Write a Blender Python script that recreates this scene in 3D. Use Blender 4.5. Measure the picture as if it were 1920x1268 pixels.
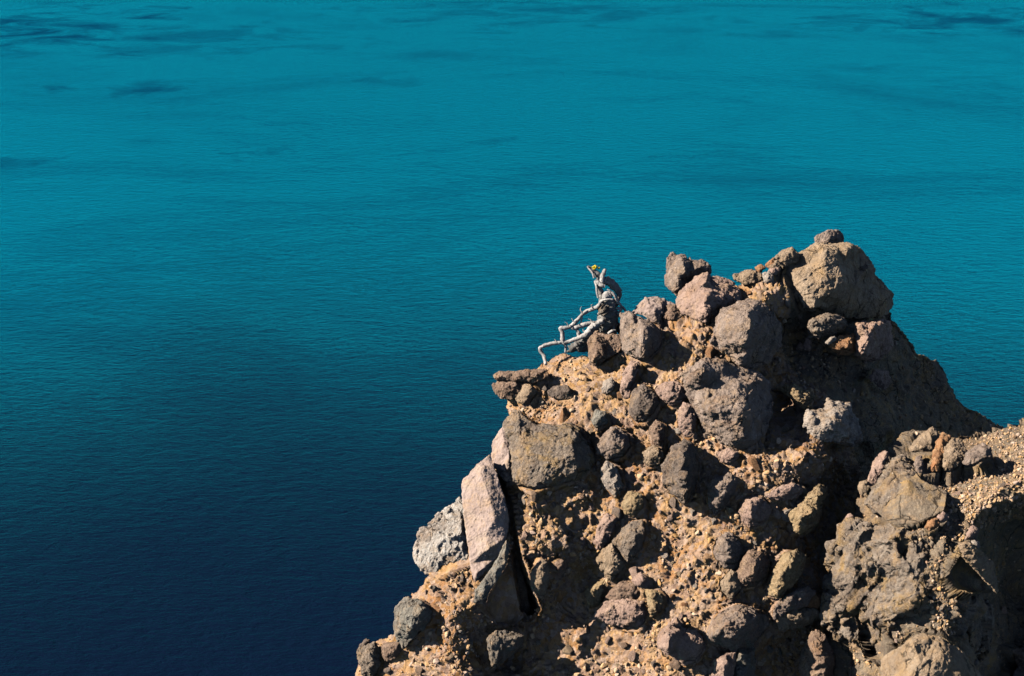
import bpy, bmesh, math, random
import numpy as np
from mathutils import Vector, geometry
S = bpy.context.scene
for o in list(bpy.data.objects): bpy.data.objects.remove(o)
R = math.radians
# ---------------- camera, sky, sun, exposure ----------------
PITCH = R(20.5)
cam_d = bpy.data.cameras.new("camera"); cam = bpy.data.objects.new("camera", cam_d)
S.collection.objects.link(cam); S.camera = cam
cam.rotation_euler = (math.pi/2-PITCH, 0, 0); cam_d.lens = 50; cam_d.sensor_width = 36
cam_d.clip_start = 0.5; cam_d.clip_end = 90000
SUN = Vector((-0.83, -0.05, 0.53)).normalized()          # towards the sun
el = math.asin(SUN.z); az = math.atan2(SUN.x, SUN.y)
w = bpy.data.worlds.new("World"); S.world = w; w.use_nodes = True
nt = w.node_tree; bgn = nt.nodes['Background']
sky = nt.nodes.new('ShaderNodeTexSky'); sky.sky_type = 'NISHITA'; sky.sun_disc = False
sky.sun_elevation = el; sky.sun_rotation = az; sky.altitude = 2400; sky.air_density = 0.55; sky.dust_density = 0.2
nt.links.new(sky.outputs[0], bgn.inputs[0]); bgn.inputs[1].default_value = 0.05
sd = bpy.data.lights.new("sun", 'SUN'); so = bpy.data.objects.new("sun", sd); S.collection.objects.link(so)
sd.energy = 5.0; sd.angle = R(0.5); sd.color = (1.0, 0.89, 0.75)
so.rotation_euler = SUN.to_track_quat('Z', 'Y').to_euler()
S.view_settings.view_transform = 'Standard'; S.view_settings.look = 'None'
S.view_settings.exposure = 1.0; S.view_settings.gamma = 1.0; S.view_settings.use_curve_mapping = False
S.render.engine = 'CYCLES'
S.cycles.max_bounces = 4; S.cycles.diffuse_bounces = 0; S.cycles.caustics_reflective = False; S.cycles.caustics_refractive = False
K = 36/50/1920
F = np.array([0, math.cos(PITCH), -math.sin(PITCH)]); U = np.array([0, math.sin(PITCH), math.cos(PITCH)]); X = np.array([1., 0, 0])
def at(px, py, D):
    px = np.asarray(px, float); py = np.asarray(py, float); D = np.asarray(D, float)
    return D[..., None]*(F + ((px-960)*K)[..., None]*X + ((634-py)*K)[..., None]*U)
# ---------------- vector noise ----------------
rs = np.random.RandomState(7)
PERM = rs.permutation(4096).astype(np.int64)
def hsh(i, j, k, s=0):
    return PERM[(PERM[(PERM[(i+s*131) & 4095]+j) & 4095]+k) & 4095]
GR = rs.normal(size=(4096, 3)); GR /= np.linalg.norm(GR, axis=1)[:, None]
RND = rs.rand(4096, 3)
def perlin(P, s=0):
    I = np.floor(P).astype(np.int64); f = P-I; u = f*f*f*(f*(f*6-15)+10); r = 0
    for a in (0, 1):
        for b in (0, 1):
            for c in (0, 1):
                g = GR[hsh(I[:, 0]+a, I[:, 1]+b, I[:, 2]+c, s)]
                d = ((f-(a, b, c))*g).sum(1)
                r = r + d*(u[:, 0] if a else 1-u[:, 0])*(u[:, 1] if b else 1-u[:, 1])*(u[:, 2] if c else 1-u[:, 2])
    return r*1.6
def fbm(P, o=4, s=0, g=0.5):
    r = 0; a = 1; t = 0
    for i in range(o): r = r+a*perlin(P*2.03**i+i*17.3, s+i); t += a; a *= g
    return r/t
def ridged(P, o=4, s=0):
    r = 0; a = 1; t = 0
    for i in range(o): r = r+a*(1-2*np.abs(perlin(P*2.1**i+i*9.1, s+i))); t += a; a *= .5
    return r/t
def worley(P, s=0, cell=False):
    out1 = np.empty(len(P)); out2 = np.empty(len(P)); oid = np.empty(len(P), np.int64)
    for c0 in range(0, len(P), 200000):
        Q = P[c0:c0+200000]; I = np.floor(Q).astype(np.int64)
        b1 = np.full(len(Q), 9.); b2 = b1.copy(); bi = np.zeros(len(Q), np.int64)
        for a in (-1, 0, 1):
            for b in (-1, 0, 1):
                for c in (-1, 0, 1):
                    J = I+(a, b, c); h = hsh(J[:, 0], J[:, 1], J[:, 2], s+5)
                    d = np.linalg.norm(J+RND[h]-Q, axis=1)
                    m = d < b1; b2 = np.where(m, b1, np.minimum(b2, d)); bi = np.where(m, h, bi); b1 = np.where(m, d, b1)
        out1[c0:c0+200000] = b1; out2[c0:c0+200000] = b2; oid[c0:c0+200000] = bi
    return (out1, out2, oid) if cell else (out1, out2)
def chunks(P, s, share, steep=2.6, tilt=1.3):
    """angular stones set in the surface: steep sides, tilted flat tops, 0..1"""
    out = np.zeros(len(P))
    for c0 in range(0, len(P), 150000):
        Q = P[c0:c0+150000]; I = np.floor(Q).astype(np.int64); best = np.zeros(len(Q))
        for a in (-1, 0, 1):
            for b in (-1, 0, 1):
                for c in (-1, 0, 1):
                    J = I+(a, b, c); h = hsh(J[:, 0], J[:, 1], J[:, 2], s+5); dl = Q-(J+RND[h]); g = GR[(h*7+s) & 4095]; g2 = GR[(h*13+s) & 4095]
                    rad = .34+.30*RND[(h+9) & 4095, 0]; r = np.abs((dl*g2).sum(1))*.8+np.linalg.norm(dl, axis=1)*.75
                    v = np.minimum((rad-r)*steep, .45+.4*RND[(h+9) & 4095, 1]+(dl*g).sum(1)*tilt)
                    best = np.maximum(best, np.where(RND[(h+5) & 4095, 2] < share, v, 0))
        out[c0:c0+150000] = np.clip(best, 0, 1.1)
    return out
def facets(P, s=0, k=.8):
    """plane-cut look: every cell gets its own tilted plane"""
    f1, f2, h = worley(P, s, True)
    g = GR[(h*7+s) & 4095]; fr = P-np.floor(P)
    return ((P*k*g).sum(1) % 1.0)*np.clip((f2-f1)*3, 0, 1)
# ---------------- materials ----------------
def ramp(nt, fac, stops):
    n = nt.nodes.new('ShaderNodeValToRGB'); nt.links.new(fac, n.inputs[0]); e = n.color_ramp.elements
    while len(e) < len(stops): e.new(.5)
    for i, (p, c) in enumerate(stops):
        e[i].position = p; e[i].color = (*c, 1) if not np.isscalar(c) else (c, c, c, 1)
    return n.outputs[0]
def noise(nt, vec, scale, det=5, rough=.6, dist=0.):
    n = nt.nodes.new('ShaderNodeTexNoise'); n.inputs['Scale'].default_value = scale
    n.inputs['Detail'].default_value = det; n.inputs['Roughness'].default_value = rough; n.inputs['Distortion'].default_value = dist
    if vec is not None: nt.links.new(vec, n.inputs['Vector'])
    return n.outputs['Fac']
def mixc(nt, a, b, fac, mode='MIX'):
    n = nt.nodes.new('ShaderNodeMix'); n.data_type = 'RGBA'; n.blend_type = mode; n.clamp_factor = True
    for v, i in ((fac, 0), (a, 6), (b, 7)):
        if hasattr(v, 'links'): nt.links.new(v, n.inputs[i])
        else: n.inputs[i].default_value = v if np.isscalar(v) else (*v, 1)
    return n.outputs[2]
def mth(nt, op, a, b=0., c=0.):
    n = nt.nodes.new('ShaderNodeMath'); n.operation = op
    for i, v in enumerate((a, b, c)):
        if hasattr(v, 'links'): nt.links.new(v, n.inputs[i])
        else: n.inputs[i].default_value = v
    return n.outputs[0]
def mapping(nt, vec, scale=(1, 1, 1), rot=(0, 0, 0), loc=(0, 0, 0)):
    n = nt.nodes.new('ShaderNodeMapping'); nt.links.new(vec, n.inputs[0])
    n.inputs['Scale'].default_value = scale; n.inputs['Rotation'].default_value = rot; n.inputs['Location'].default_value = loc
    return n.outputs[0]
def base(name):
    m = bpy.data.materials.new(name); m.use_nodes = True; nt = m.node_tree; b = nt.nodes['Principled BSDF']
    tc = nt.nodes.new('ShaderNodeTexCoord'); return m, nt, b, tc.outputs['Object']
def rockmat(name, dark, mid, light, stain, stain_amt=.4, spots=.6, streak=None, bump=.75, dust=.45):
    m, nt, b, v = base(name)
    if streak: vv = mapping(nt, v, streak[0], streak[1])
    else: vv = v
    n1 = noise(nt, vv, 2.3, 7, .65, .3); n2 = noise(nt, vv, 11, 6, .7); n3 = noise(nt, v, 55, 4, .75)
    c = ramp(nt, n1, [(.3, dark), (.5, mid), (.72, light)])
    c2 = ramp(nt, n2, [(.3, dark), (.5, mid), (.68, light)])
    c = mixc(nt, c, c2, .5)
    st = ramp(nt, noise(nt, v, 3.7, 6, .7, .5), [(.5, 0.), (.66, 1.)])
    c = mixc(nt, c, stain, mth(nt, 'MULTIPLY', st, min(1, stain_amt+.3)))
    pt = ramp(nt, noise(nt, mapping(nt, v, (1, 1, 1), (0, 0, 0), (3, 8, 2)), 2.2, 7, .7, .3), [(.50, 0.), (.60, .5)])
    c = mixc(nt, c, tuple(.55*x+.45*y for x, y in zip(dark, (.20, .14, .11))), pt)
    du = ramp(nt, noise(nt, v, 6.1, 8, .75, .2), [(.5, 0.), (.62, 1.)])
    c = mixc(nt, c, (.46, .31, .18), mth(nt, 'MULTIPLY', du, dust))
    sp = ramp(nt, n3, [(.33, 1.), (.43, 0.)])
    c = mixc(nt, c, tuple(x*.4 for x in dark), mth(nt, 'MULTIPLY', sp, spots))
    sp2 = ramp(nt, noise(nt, v, 38, 3, .7), [(.62, 0.), (.7, 1.)])
    c = mixc(nt, c, tuple(min(1, x*1.5+.05) for x in light), mth(nt, 'MULTIPLY', sp2, spots))
    nt.links.new(c, b.inputs['Base Color']); b.inputs['Roughness'].default_value = .92; b.inputs['Specular IOR Level'].default_value = .25
    vo = nt.nodes.new('ShaderNodeTexVoronoi'); vo.inputs['Scale'].default_value = 26; nt.links.new(v, vo.inputs['Vector'])
    h = mth(nt, 'ADD', mth(nt, 'MULTIPLY', noise(nt, vv, 9, 11, .78), .085), mth(nt, 'MULTIPLY', n3, .045))
    h = mth(nt, 'ADD', h, mth(nt, 'MULTIPLY', vo.outputs['Distance'], .012))
    wv = nt.nodes.new('ShaderNodeVectorMath'); wv.operation = 'ADD'; nt.links.new(v, wv.inputs[0])
    nz = nt.nodes.new('ShaderNodeTexNoise'); nz.inputs['Scale'].default_value = 5.; nz.inputs['Detail'].default_value = 5; nt.links.new(v, nz.inputs['Vector'])
    sc_ = nt.nodes.new('ShaderNodeVectorMath'); sc_.operation = 'SCALE'; sc_.inputs['Scale'].default_value = .22; nt.links.new(nz.outputs['Color'], sc_.inputs[0]); nt.links.new(sc_.outputs[0], wv.inputs[1])
    ve = nt.nodes.new('ShaderNodeTexVoronoi'); ve.feature = 'DISTANCE_TO_EDGE'; ve.inputs['Scale'].default_value = 3.1; nt.links.new(mapping(nt, wv.outputs[0], (1, 1, .55), (.4, .5, .2)), ve.inputs['Vector'])
    ck = mth(nt, 'MULTIPLY', ramp(nt, ve.outputs['Distance'], [(0., 1.), (.035, 0.)]), ramp(nt, noise(nt, v, 1.7, 3), [(.45, 0.), (.55, 1.)]))
    c = mixc(nt, c, tuple(x*.3 for x in dark), mth(nt, 'MULTIPLY', ck, .8)); nt.links.new(c, b.inputs['Base Color'])
    h = mth(nt, 'SUBTRACT', h, mth(nt, 'MULTIPLY', ck, .04))
    bp = nt.nodes.new('ShaderNodeBump'); bp.inputs['Strength'].default_value = bump; bp.inputs['Distance'].default_value = 1.0
    nt.links.new(h, bp.inputs['Height']); nt.links.new(bp.outputs[0], b.inputs['Normal'])
    return m
M = {}
M['grey'] = rockmat('grey_brown_rock', (.14, .11, .095), (.32, .25, .21), (.50, .41, .355), (.30, .18, .11))
M['brown'] = rockmat('brown_rock', (.13, .085, .065), (.31, .215, .16), (.47, .355, .28), (.34, .18, .09), .5)
M['pink'] = rockmat('pinkish_rock', (.27, .18, .15), (.46, .325, .27), (.60, .45, .37), (.44, .26, .15), .4)
M['pale'] = rockmat('pale_rock', (.26, .22, .19), (.45, .39, .34), (.62, .56, .50), (.40, .27, .16), .4)
M['slab'] = rockmat('pale_slab', (.24, .18, .16), (.36, .28, .25), (.45, .36, .33), (.42, .33, .24), .3, .35, ((3., 3., .8), (0, .5, 0)), .35)
M['tan'] = rockmat('tan_rock', (.20, .15, .10), (.40, .30, .21), (.52, .42, .32), (.42, .27, .13), .5, .3)
M['yellow'] = rockmat('ochre_rock', (.22, .15, .08), (.42, .31, .18), (.50, .41, .28), (.46, .28, .09), .5)
M['orange'] = rockmat('rusty_rock', (.25, .11, .05), (.44, .24, .12), (.58, .37, .22), (.42, .15, .06), .5)
M['teal'] = rockmat('blue_grey_rock', (.13, .12, .105), (.26, .25, .22), (.38, .36, .32), (.32, .27, .19), .3)
M['dark'] = rockmat('dark_rock', (.08, .062, .052), (.21, .168, .143), (.36, .295, .25), (.20, .13, .08))
M['lichen'] = rockmat('speckled_rock', (.10, .082, .07), (.29, .235, .19), (.47, .40, .33), (.40, .26, .11), .75, .7, None, .8, .55)
M['white'] = rockmat('chalky_rock', (.26, .22, .19), (.54, .50, .46), (.78, .75, .71), (.32, .22, .15), .55, .5, ((2.5, 2.5, .7), (0, .35, 0)))
M['streaked'] = rockmat('streaked_rock', (.07, .06, .05), (.22, .19, .16), (.36, .32, .27), (.25, .17, .10), .3, .3, ((4, 4, .6), (0, .15, 0)), .7)
def soilmat(name='crumbly_soil'):
    m, nt, b, v = base(name)
    n1 = noise(nt, v, 1.1, 6, .65, .6); n2 = noise(nt, v, 5, 8, .7, .3); n3 = noise(nt, v, 30, 5, .75)
    c = ramp(nt, n1, [(.32, (.17, .10, .065)), (.42, (.50, .28, .10)), (.5, (.58, .38, .21)), (.57, (.40, .17, .055)), (.68, (.60, .41, .27))])
    c2 = ramp(nt, n2, [(.32, (.15, .09, .055)), (.44, (.50, .29, .12)), (.55, (.64, .45, .29)), (.68, (.46, .22, .07))])
    c = mixc(nt, c, c2, .55)
    c = mixc(nt, c, (.38, .16, .05), mth(nt, 'MULTIPLY', ramp(nt, noise(nt, v, .9, 7, .68, .4), [(.52, 0.), (.62, 1.)]), .55))
    c = mixc(nt, c, (.24, .17, .13), mth(nt, 'MULTIPLY', ramp(nt, noise(nt, mapping(nt, v, (1, 1, 1), (0, 0, 0), (7, 3, 5)), 1.4, 7, .7, .4), [(.52, 0.), (.62, 1.)]), .6))
    vo = nt.nodes.new('ShaderNodeTexVoronoi'); vo.inputs['Scale'].default_value = 17; vo.inputs['Randomness'].default_value = 1
    nt.links.new(mapping(nt, v, (1, 1, 1)), vo.inputs['Vector'])
    sep = nt.nodes.new('ShaderNodeSeparateColor'); nt.links.new(vo.outputs['Color'], sep.inputs[0])
    pc = ramp(nt, sep.outputs[0], [(0., (.30, .20, .17)), (.35, (.46, .32, .24)), (.65, (.52, .40, .33)), (1., (.36, .22, .13))])
    msk = ramp(nt, sep.outputs[1], [(.45, 0.), (.5, .75)])
    c = mixc(nt, c, pc, msk)
    sp = ramp(nt, n3, [(.34, 1.), (.45, 0.)]); c = mixc(nt, c, (.12, .07, .04), mth(nt, 'MULTIPLY', sp, .45))
    sp = ramp(nt, n3, [(.58, 0.), (.7, 1.)]); c = mixc(nt, c, (.66, .50, .36), mth(nt, 'MULTIPLY', sp, .4))
    nt.links.new(c, b.inputs['Base Color']); b.inputs['Roughness'].default_value = .95; b.inputs['Specular IOR Level'].default_value = .2
    v2 = nt.nodes.new('ShaderNodeTexVoronoi'); v2.inputs['Scale'].default_value = 34; nt.links.new(v, v2.inputs['Vector'])
    h = mth(nt, 'ADD', mth(nt, 'MULTIPLY', noise(nt, v, 12, 11, .8), .09), mth(nt, 'MULTIPLY', v2.outputs['Distance'], -.016))
    h = mth(nt, 'ADD', h, mth(nt, 'MULTIPLY', n3, .03))
    bp = nt.nodes.new('ShaderNodeBump'); bp.inputs['Strength'].default_value = .75; bp.inputs['Distance'].default_value = 1.0
    nt.links.new(h, bp.inputs['Height']); nt.links.new(bp.outputs[0], b.inputs['Normal'])
    return m
M['soil'] = soilmat()
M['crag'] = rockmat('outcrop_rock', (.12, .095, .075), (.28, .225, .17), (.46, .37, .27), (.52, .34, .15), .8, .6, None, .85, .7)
def gravelmat():
    m, nt, b, v = base('gravel')
    at_ = nt.nodes.new('ShaderNodeAttribute'); at_.attribute_name = 'tone'; at_.attribute_type = 'GEOMETRY'
    c = ramp(nt, at_.outputs['Fac'], [(0., (.28, .18, .13)), (.2, (.46, .30, .18)), (.4, (.60, .42, .26)), (.6, (.52, .30, .12)), (.8, (.62, .47, .34)), (1., (.46, .34, .28))])
    n3 = noise(nt, v, 60, 4, .7); c = mixc(nt, c, ramp(nt, n3, [(.3, .35), (.5, 1.), (.7, 1.)]), .6, 'MULTIPLY')
    nt.links.new(c, b.inputs['Base Color']); b.inputs['Roughness'].default_value = .95; b.inputs['Specular IOR Level'].default_value = .2
    bp = nt.nodes.new('ShaderNodeBump'); bp.inputs['Strength'].default_value = .6; bp.inputs['Distance'].default_value = .02
    nt.links.new(noise(nt, v, 40, 6, .7), bp.inputs['Height']); nt.links.new(bp.outputs[0], b.inputs['Normal'])
    return m
M['gravel'] = gravelmat()
def woodmat(name, a, b_, c_):
    m, nt, b, v = base(name)
    n = noise(nt, v, 9, 7, .7, .4); n2 = noise(nt, v, 60, 3, .6)
    c = ramp(nt, n, [(.3, a), (.5, b_), (.7, c_)]); c = mixc(nt, c, ramp(nt, n2, [(.32, .3), (.48, 1.)]), .6, 'MULTIPLY')
    nt.links.new(c, b.inputs['Base Color']); b.inputs['Roughness'].default_value = .8
    bp = nt.nodes.new('ShaderNodeBump'); bp.inputs['Strength'].default_value = .7; bp.inputs['Distance'].default_value = .02
    nt.links.new(noise(nt, v, 45, 5, .7), bp.inputs['Height']); nt.links.new(bp.outputs[0], b.inputs['Normal'])
    return m
M['wood'] = woodmat('bleached_wood', (.16, .15, .15), (.42, .40, .39), (.60, .58, .56))
M['driftgrey'] = woodmat('grey_wood', (.07, .066, .062), (.22, .21, .20), (.44, .42, .40))
M['bark'] = woodmat('charred_wood', (.04, .038, .038), (.12, .115, .11), (.30, .28, .27))
m, nt, b, v = base('yellow_lichen'); nt.links.new(ramp(nt, noise(nt, v, 60), [(.3, (.5, .36, .01)), (.7, (.85, .68, .03))]), b.inputs['Base Color']); M['yl'] = m
def link(name, me, mat, loc=None, parent=None):
    o = bpy.data.objects.new(name, me); S.collection.objects.link(o)
    if mat is not None and len(me.materials) == 0: me.materials.append(mat)
    if loc is not None: o.location = loc
    if parent is not None: o.parent = parent
    return o
def mesh(name, V, Fc, smooth=True):
    me = bpy.data.meshes.new(name); me.from_pydata([tuple(v) for v in V], [], [tuple(f) for f in Fc]); me.update()
    if smooth: me.polygons.foreach_set('use_smooth', np.ones(len(me.polygons), bool))
    return me
def fastmesh(name, V, Q):
    me = bpy.data.meshes.new(name); V = np.ascontiguousarray(V, np.float32); Q = np.asarray(Q, np.int32); n = Q.shape[1]
    me.vertices.add(len(V)); me.vertices.foreach_set('co', V.ravel())
    me.loops.add(Q.size); me.loops.foreach_set('vertex_index', Q.ravel())
    me.polygons.add(len(Q)); me.polygons.foreach_set('loop_start', np.arange(len(Q), dtype=np.int32)*n)
    me.update(calc_edges=True); me.polygons.foreach_set('use_smooth', np.ones(len(Q), bool)); me.update()
    return me
def getv(me):
    V = np.empty(len(me.vertices)*3, np.float32); me.vertices.foreach_get('co', V)
    N = np.empty(len(me.vertices)*3, np.float32); me.vertex_normals.foreach_get('vector', N)
    return V.reshape(-1, 3).astype(float), N.reshape(-1, 3).astype(float)
def setv(me, V): me.vertices.foreach_set('co', np.ascontiguousarray(V, np.float32).ravel()); me.update()
def tag(o, label=None, cat=None, group=None, kind=None):
    if label: o['label'] = label
    if cat: o['category'] = cat
    if group: o['group'] = group
    if kind: o['kind'] = kind
    return o
# ---------------- the lake ----------------
LAKE_Z = -300.
def lakemat():
    m, nt, b, v = base('lake_water'); nt.nodes.remove(b)
    out = nt.nodes['Material Output']
    wm = mapping(nt, v, (.30, 1, 1), (0, 0, R(-7)))
    wm2 = mapping(nt, v, (.42, 1, 1), (0, 0, R(12)))
    warp = noise(nt, mapping(nt, v, (.02, .02, .02)), 1, 3)
    r1 = noise(nt, wm, .62, 5, .65, .6); r2 = noise(nt, wm2, 1.5, 3, .6, .5); r3 = noise(nt, v, .07, 3, .5)
    h = mth(nt, 'ADD', mth(nt, 'MULTIPLY', r1, 1.1), mth(nt, 'MULTIPLY', r2, .32))
    h = mth(nt, 'ADD', h, mth(nt, 'MULTIPLY', r3, .8))
    h = mth(nt, 'ADD', h, mth(nt, 'MULTIPLY', noise(nt, mapping(nt, v, (.5, 1, 1), (0, 0, R(4))), .17, 4, .65, .5), 2.0))
    # darker patches and streaks with slightly weaker ripples, each at its own place
    wn = noise(nt, mapping(nt, v, (.010, .013, 1), (0, 0, R(-6))), 1.0, 8, .66, .6)
    wv_ = mth(nt, 'MULTIPLY', mth(nt, 'SUBTRACT', wn, .5), 4.4)
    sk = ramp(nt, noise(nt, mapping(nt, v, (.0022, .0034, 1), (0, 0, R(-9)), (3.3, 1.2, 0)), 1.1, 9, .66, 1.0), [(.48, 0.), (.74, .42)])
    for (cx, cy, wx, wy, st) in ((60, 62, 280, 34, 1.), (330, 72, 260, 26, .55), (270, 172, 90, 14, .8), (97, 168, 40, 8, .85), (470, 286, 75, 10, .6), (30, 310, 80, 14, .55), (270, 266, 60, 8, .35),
                             (1830, 38, 260, 22, .9), (1000, 18, 330, 20, .6), (820, 100, 130, 14, .4), (700, 155, 80, 8, .4), (910, 264, 90, 8, .4), (1480, 68, 130, 8, .45), (1620, 130, 120, 8, .35), (1850, 180, 200, 30, .3), (540, 230, 60, 6, .3), (120, 5, 90, 8, .6)):
        def hit(x, y):
            d = at(x, y, 1.); return d[:2]*(LAKE_Z/d[2])
        c_ = hit(cx, cy); ex = 1.5*abs(hit(cx+wx, cy)[0]-c_[0]); ey = abs(hit(cx, cy-wy)[1]-hit(cx, cy+wy)[1])/2*1.8
        sub = nt.nodes.new('ShaderNodeVectorMath'); sub.operation = 'SUBTRACT'; nt.links.new(v, sub.inputs[0]); sub.inputs[1].default_value = (c_[0], c_[1], 0)
        dv = nt.nodes.new('ShaderNodeVectorMath'); dv.operation = 'DIVIDE'; nt.links.new(sub.outputs[0], dv.inputs[0]); dv.inputs[1].default_value = (ex, ey, 1)
        ln = nt.nodes.new('ShaderNodeVectorMath'); ln.operation = 'LENGTH'; nt.links.new(dv.outputs[0], ln.inputs[0])
        g = mth(nt, 'ADD', mth(nt, 'SUBTRACT', .75, ln.outputs['Value']), wv_)
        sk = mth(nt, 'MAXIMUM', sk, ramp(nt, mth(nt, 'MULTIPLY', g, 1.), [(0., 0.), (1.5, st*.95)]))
    bp = nt.nodes.new('ShaderNodeBump'); bp.inputs['Distance'].default_value = 1.0
    nt.links.new(mth(nt, 'SUBTRACT', .6, mth(nt, 'MULTIPLY', sk, .2)), bp.inputs['Strength']); nt.links.new(h, bp.inputs['Height'])
    gl = nt.nodes.new('ShaderNodeBsdfGlossy'); gl.inputs['Roughness'].default_value = .15
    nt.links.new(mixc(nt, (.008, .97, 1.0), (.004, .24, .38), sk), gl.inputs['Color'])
    di = nt.nodes.new('ShaderNodeBsdfDiffuse'); di.inputs['Color'].default_value = (.003, .008, .026, 1)
    nt.links.new(bp.outputs[0], gl.inputs['Normal']); nt.links.new(bp.outputs[0], di.inputs['Normal'])
    fr = nt.nodes.new('ShaderNodeFresnel'); fr.inputs['IOR'].default_value = 1.33; nt.links.new(bp.outputs[0], fr.inputs['Normal'])
    mx = nt.nodes.new('ShaderNodeMixShader'); fl = nt.nodes.new('ShaderNodeFresnel'); fl.inputs['IOR'].default_value = 1.33
    gust = ramp(nt, noise(nt, mapping(nt, v, (.0016, .0011, 1), (0, 0, R(20))), 1., 6, .6, .8), [(.3, .6), (.5, 1.), (.7, 1.5)])
    x_ = mth(nt, 'MULTIPLY', mth(nt, 'MULTIPLY', mth(nt, 'MULTIPLY', mth(nt, 'POWER', fr.outputs[0], .7), mth(nt, 'POWER', fl.outputs[0], 3.2)), -1700.), gust)
    rat = mth(nt, 'MINIMUM', mth(nt, 'POWER', mth(nt, 'DIVIDE', fr.outputs[0], fl.outputs[0]), .75), 1.16)
    nt.links.new(mth(nt, 'MULTIPLY', mth(nt, 'MULTIPLY', mth(nt, 'SUBTRACT', 1., mth(nt, 'EXPONENT', x_)), rat), .86), mx.inputs[0])
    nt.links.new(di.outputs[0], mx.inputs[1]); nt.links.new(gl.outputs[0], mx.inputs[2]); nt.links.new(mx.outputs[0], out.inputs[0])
    return m
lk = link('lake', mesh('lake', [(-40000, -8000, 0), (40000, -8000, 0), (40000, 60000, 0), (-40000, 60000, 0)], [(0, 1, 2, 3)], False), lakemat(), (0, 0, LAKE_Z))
lk['kind'] = 'structure'
# ---------------- the cliff (terrain) ----------------
CP = np.array([
 # left edge of the cliff
 (560,1500,15.3),(670,1268,15.7),(745,1180,15.55),(790,1050,15.8),(870,920,16.2),(925,830,16.4),(935,720,16.8),
 (860,1268,14.8),(850,1150,15.0),(860,1050,15.45),(940,960,15.75),(900,1000,15.6),
 (960,1230,15.6),(1000,1268,15.2),
 (1000,930,15.45),(1015,1010,15.25),(1030,1100,15.2),(1075,1130,15.5),(1085,980,15.6),
 (1100,1268,15.1),(1250,1268,14.5),(1370,1250,14.5),(1420,1268,15.0),(1490,1230,15.0),(1560,1268,15.3),
 (1100,1100,15.6),(1200,1100,15.05),(1350,1100,14.75),(1440,1080,14.7),(1500,1130,14.65),(1560,1100,15.0),(1620,1000,16.2),
 (1150,1000,15.45),(1220,1000,15.2),(1310,1000,15.05),(1430,960,15.0),(1470,1000,14.95),(1530,960,15.25),(1600,930,16.3),
 (960,850,16.0),(1050,850,15.8),(1110,870,15.7),(1170,850,15.6),(1250,860,15.42),(1330,850,15.3),(1420,860,15.0),(1510,850,14.92),(1575,860,15.25),(1625,860,17.0),(1680,860,18.2),
 (1000,720,16.5),(1100,720,16.2),(1200,710,15.95),(1300,700,15.8),(1400,740,15.9),(1460,740,16.5),(1490,735,16.2),(1570,800,15.8),(1640,830,16.9),(1650,720,18.3),(1790,740,19.8),
 (1030,660,16.9),(1100,660,16.6),(1200,620,16.4),(1300,610,16.25),(1400,620,16.2),(1435,555,16.4),(1455,590,16.45),(1480,560,16.6),(1460,620,17.0),(1500,640,17.3),(1555,640,17.0),(1630,640,17.3),(1670,640,18.3),(1720,660,19.4),
 (1250,570,16.9),(1320,540,17.0),(1400,520,17.0),(1500,480,17.1),(1560,450,17.4),(1640,510,18.6),(1870,790,20.8),(1960,860,21.5),
 (900,1500,14.7),(1200,1500,14.2),(1500,1500,14.6),(1700,1400,16.0),(1900,1300,18.0)], float)
def rbf(cp):
    P = cp[:, :2]/100; z = cp[:, 2]; n = len(P)
    A = np.linalg.norm(P[:, None]-P[None], axis=2); A += np.eye(n)*-.02
    B = np.block([[A, np.c_[np.ones(n), P]], [np.r_[np.ones((1, n)), P.T], np.zeros((3, 3))]])
    wv = np.linalg.solve(B, np.r_[z, 0, 0, 0])
    def f(x, y):
        x = np.atleast_1d(np.asarray(x, float)); y = np.atleast_1d(np.asarray(y, float)); sh = x.shape
        Q = np.c_[x.ravel(), y.ravel()]/100; out = np.empty(len(Q))
        for c in range(0, len(Q), 100000):
            q = Q[c:c+100000]; out[c:c+100000] = np.linalg.norm(q[:, None]-P[None], axis=2)@wv[:n]+wv[n]+q@wv[n+1:]
        return out.reshape(sh)
    return f
depthA = rbf(CP)
CPB = np.array([(1612,950,14.9),(1640,930,14.6),(1580,1010,14.9),(1640,880,15.2),(1560,1050,15.1),(1545,1268,14.7),(1700,805,15.6),(1760,800,15.6),(1830,805,15.6),(1920,790,15.4),(2100,770,15.2),
 (1700,900,14.4),(1650,1000,14.3),(1700,1100,14.0),(1750,1200,13.7),(1800,950,14.2),(1850,850,14.85),(1920,900,14.0),(1920,850,14.55),(1895,940,13.98),(1845,930,14.12),(1850,965,14.1),(1980,920,13.8),
 (1800,1000,13.98),(1845,1000,14.0),(1835,1045,13.85),(1892,1080,15.1),(1905,1010,15.3),(1850,1200,14.0),(1800,1080,13.82),(1838,1130,13.78),(1920,1100,16.1),(1920,1268,16.2),(2050,1100,16.6),(2100,900,13.4),
 (1600,1268,14.3),(1700,1268,13.7),(1850,1268,14.0),(1700,1500,13.0),(2100,1400,13.6),(1580,1150,14.5),(1600,1500,14.0)], float)
depthB = rbf(CPB)
OUT_A = [(540,1560),(600,1400),(660,1290),(668,1225),(700,1200),(745,1180),(768,1110),(800,1075),(786,1020),(805,985),(870,935),(876,905),(918,866),(928,830),(945,790),(936,740),(934,704),(990,700),(1020,668),(1050,658),(1105,660),(1160,645),(1175,625),(1190,600),(1230,588),(1262,574),(1300,566),(1350,550),(1385,528),(1420,514),(1455,496),(1480,488),(1520,470),(1560,462),(1600,475),(1632,510),(1650,545),(1666,575),(1670,595),(1698,622),(1714,652),(1758,668),(1778,702),(1793,742),(1828,768),(1868,793),(1950,850),(2050,960),(2150,1200),(2150,1660),(540,1660)]
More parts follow.
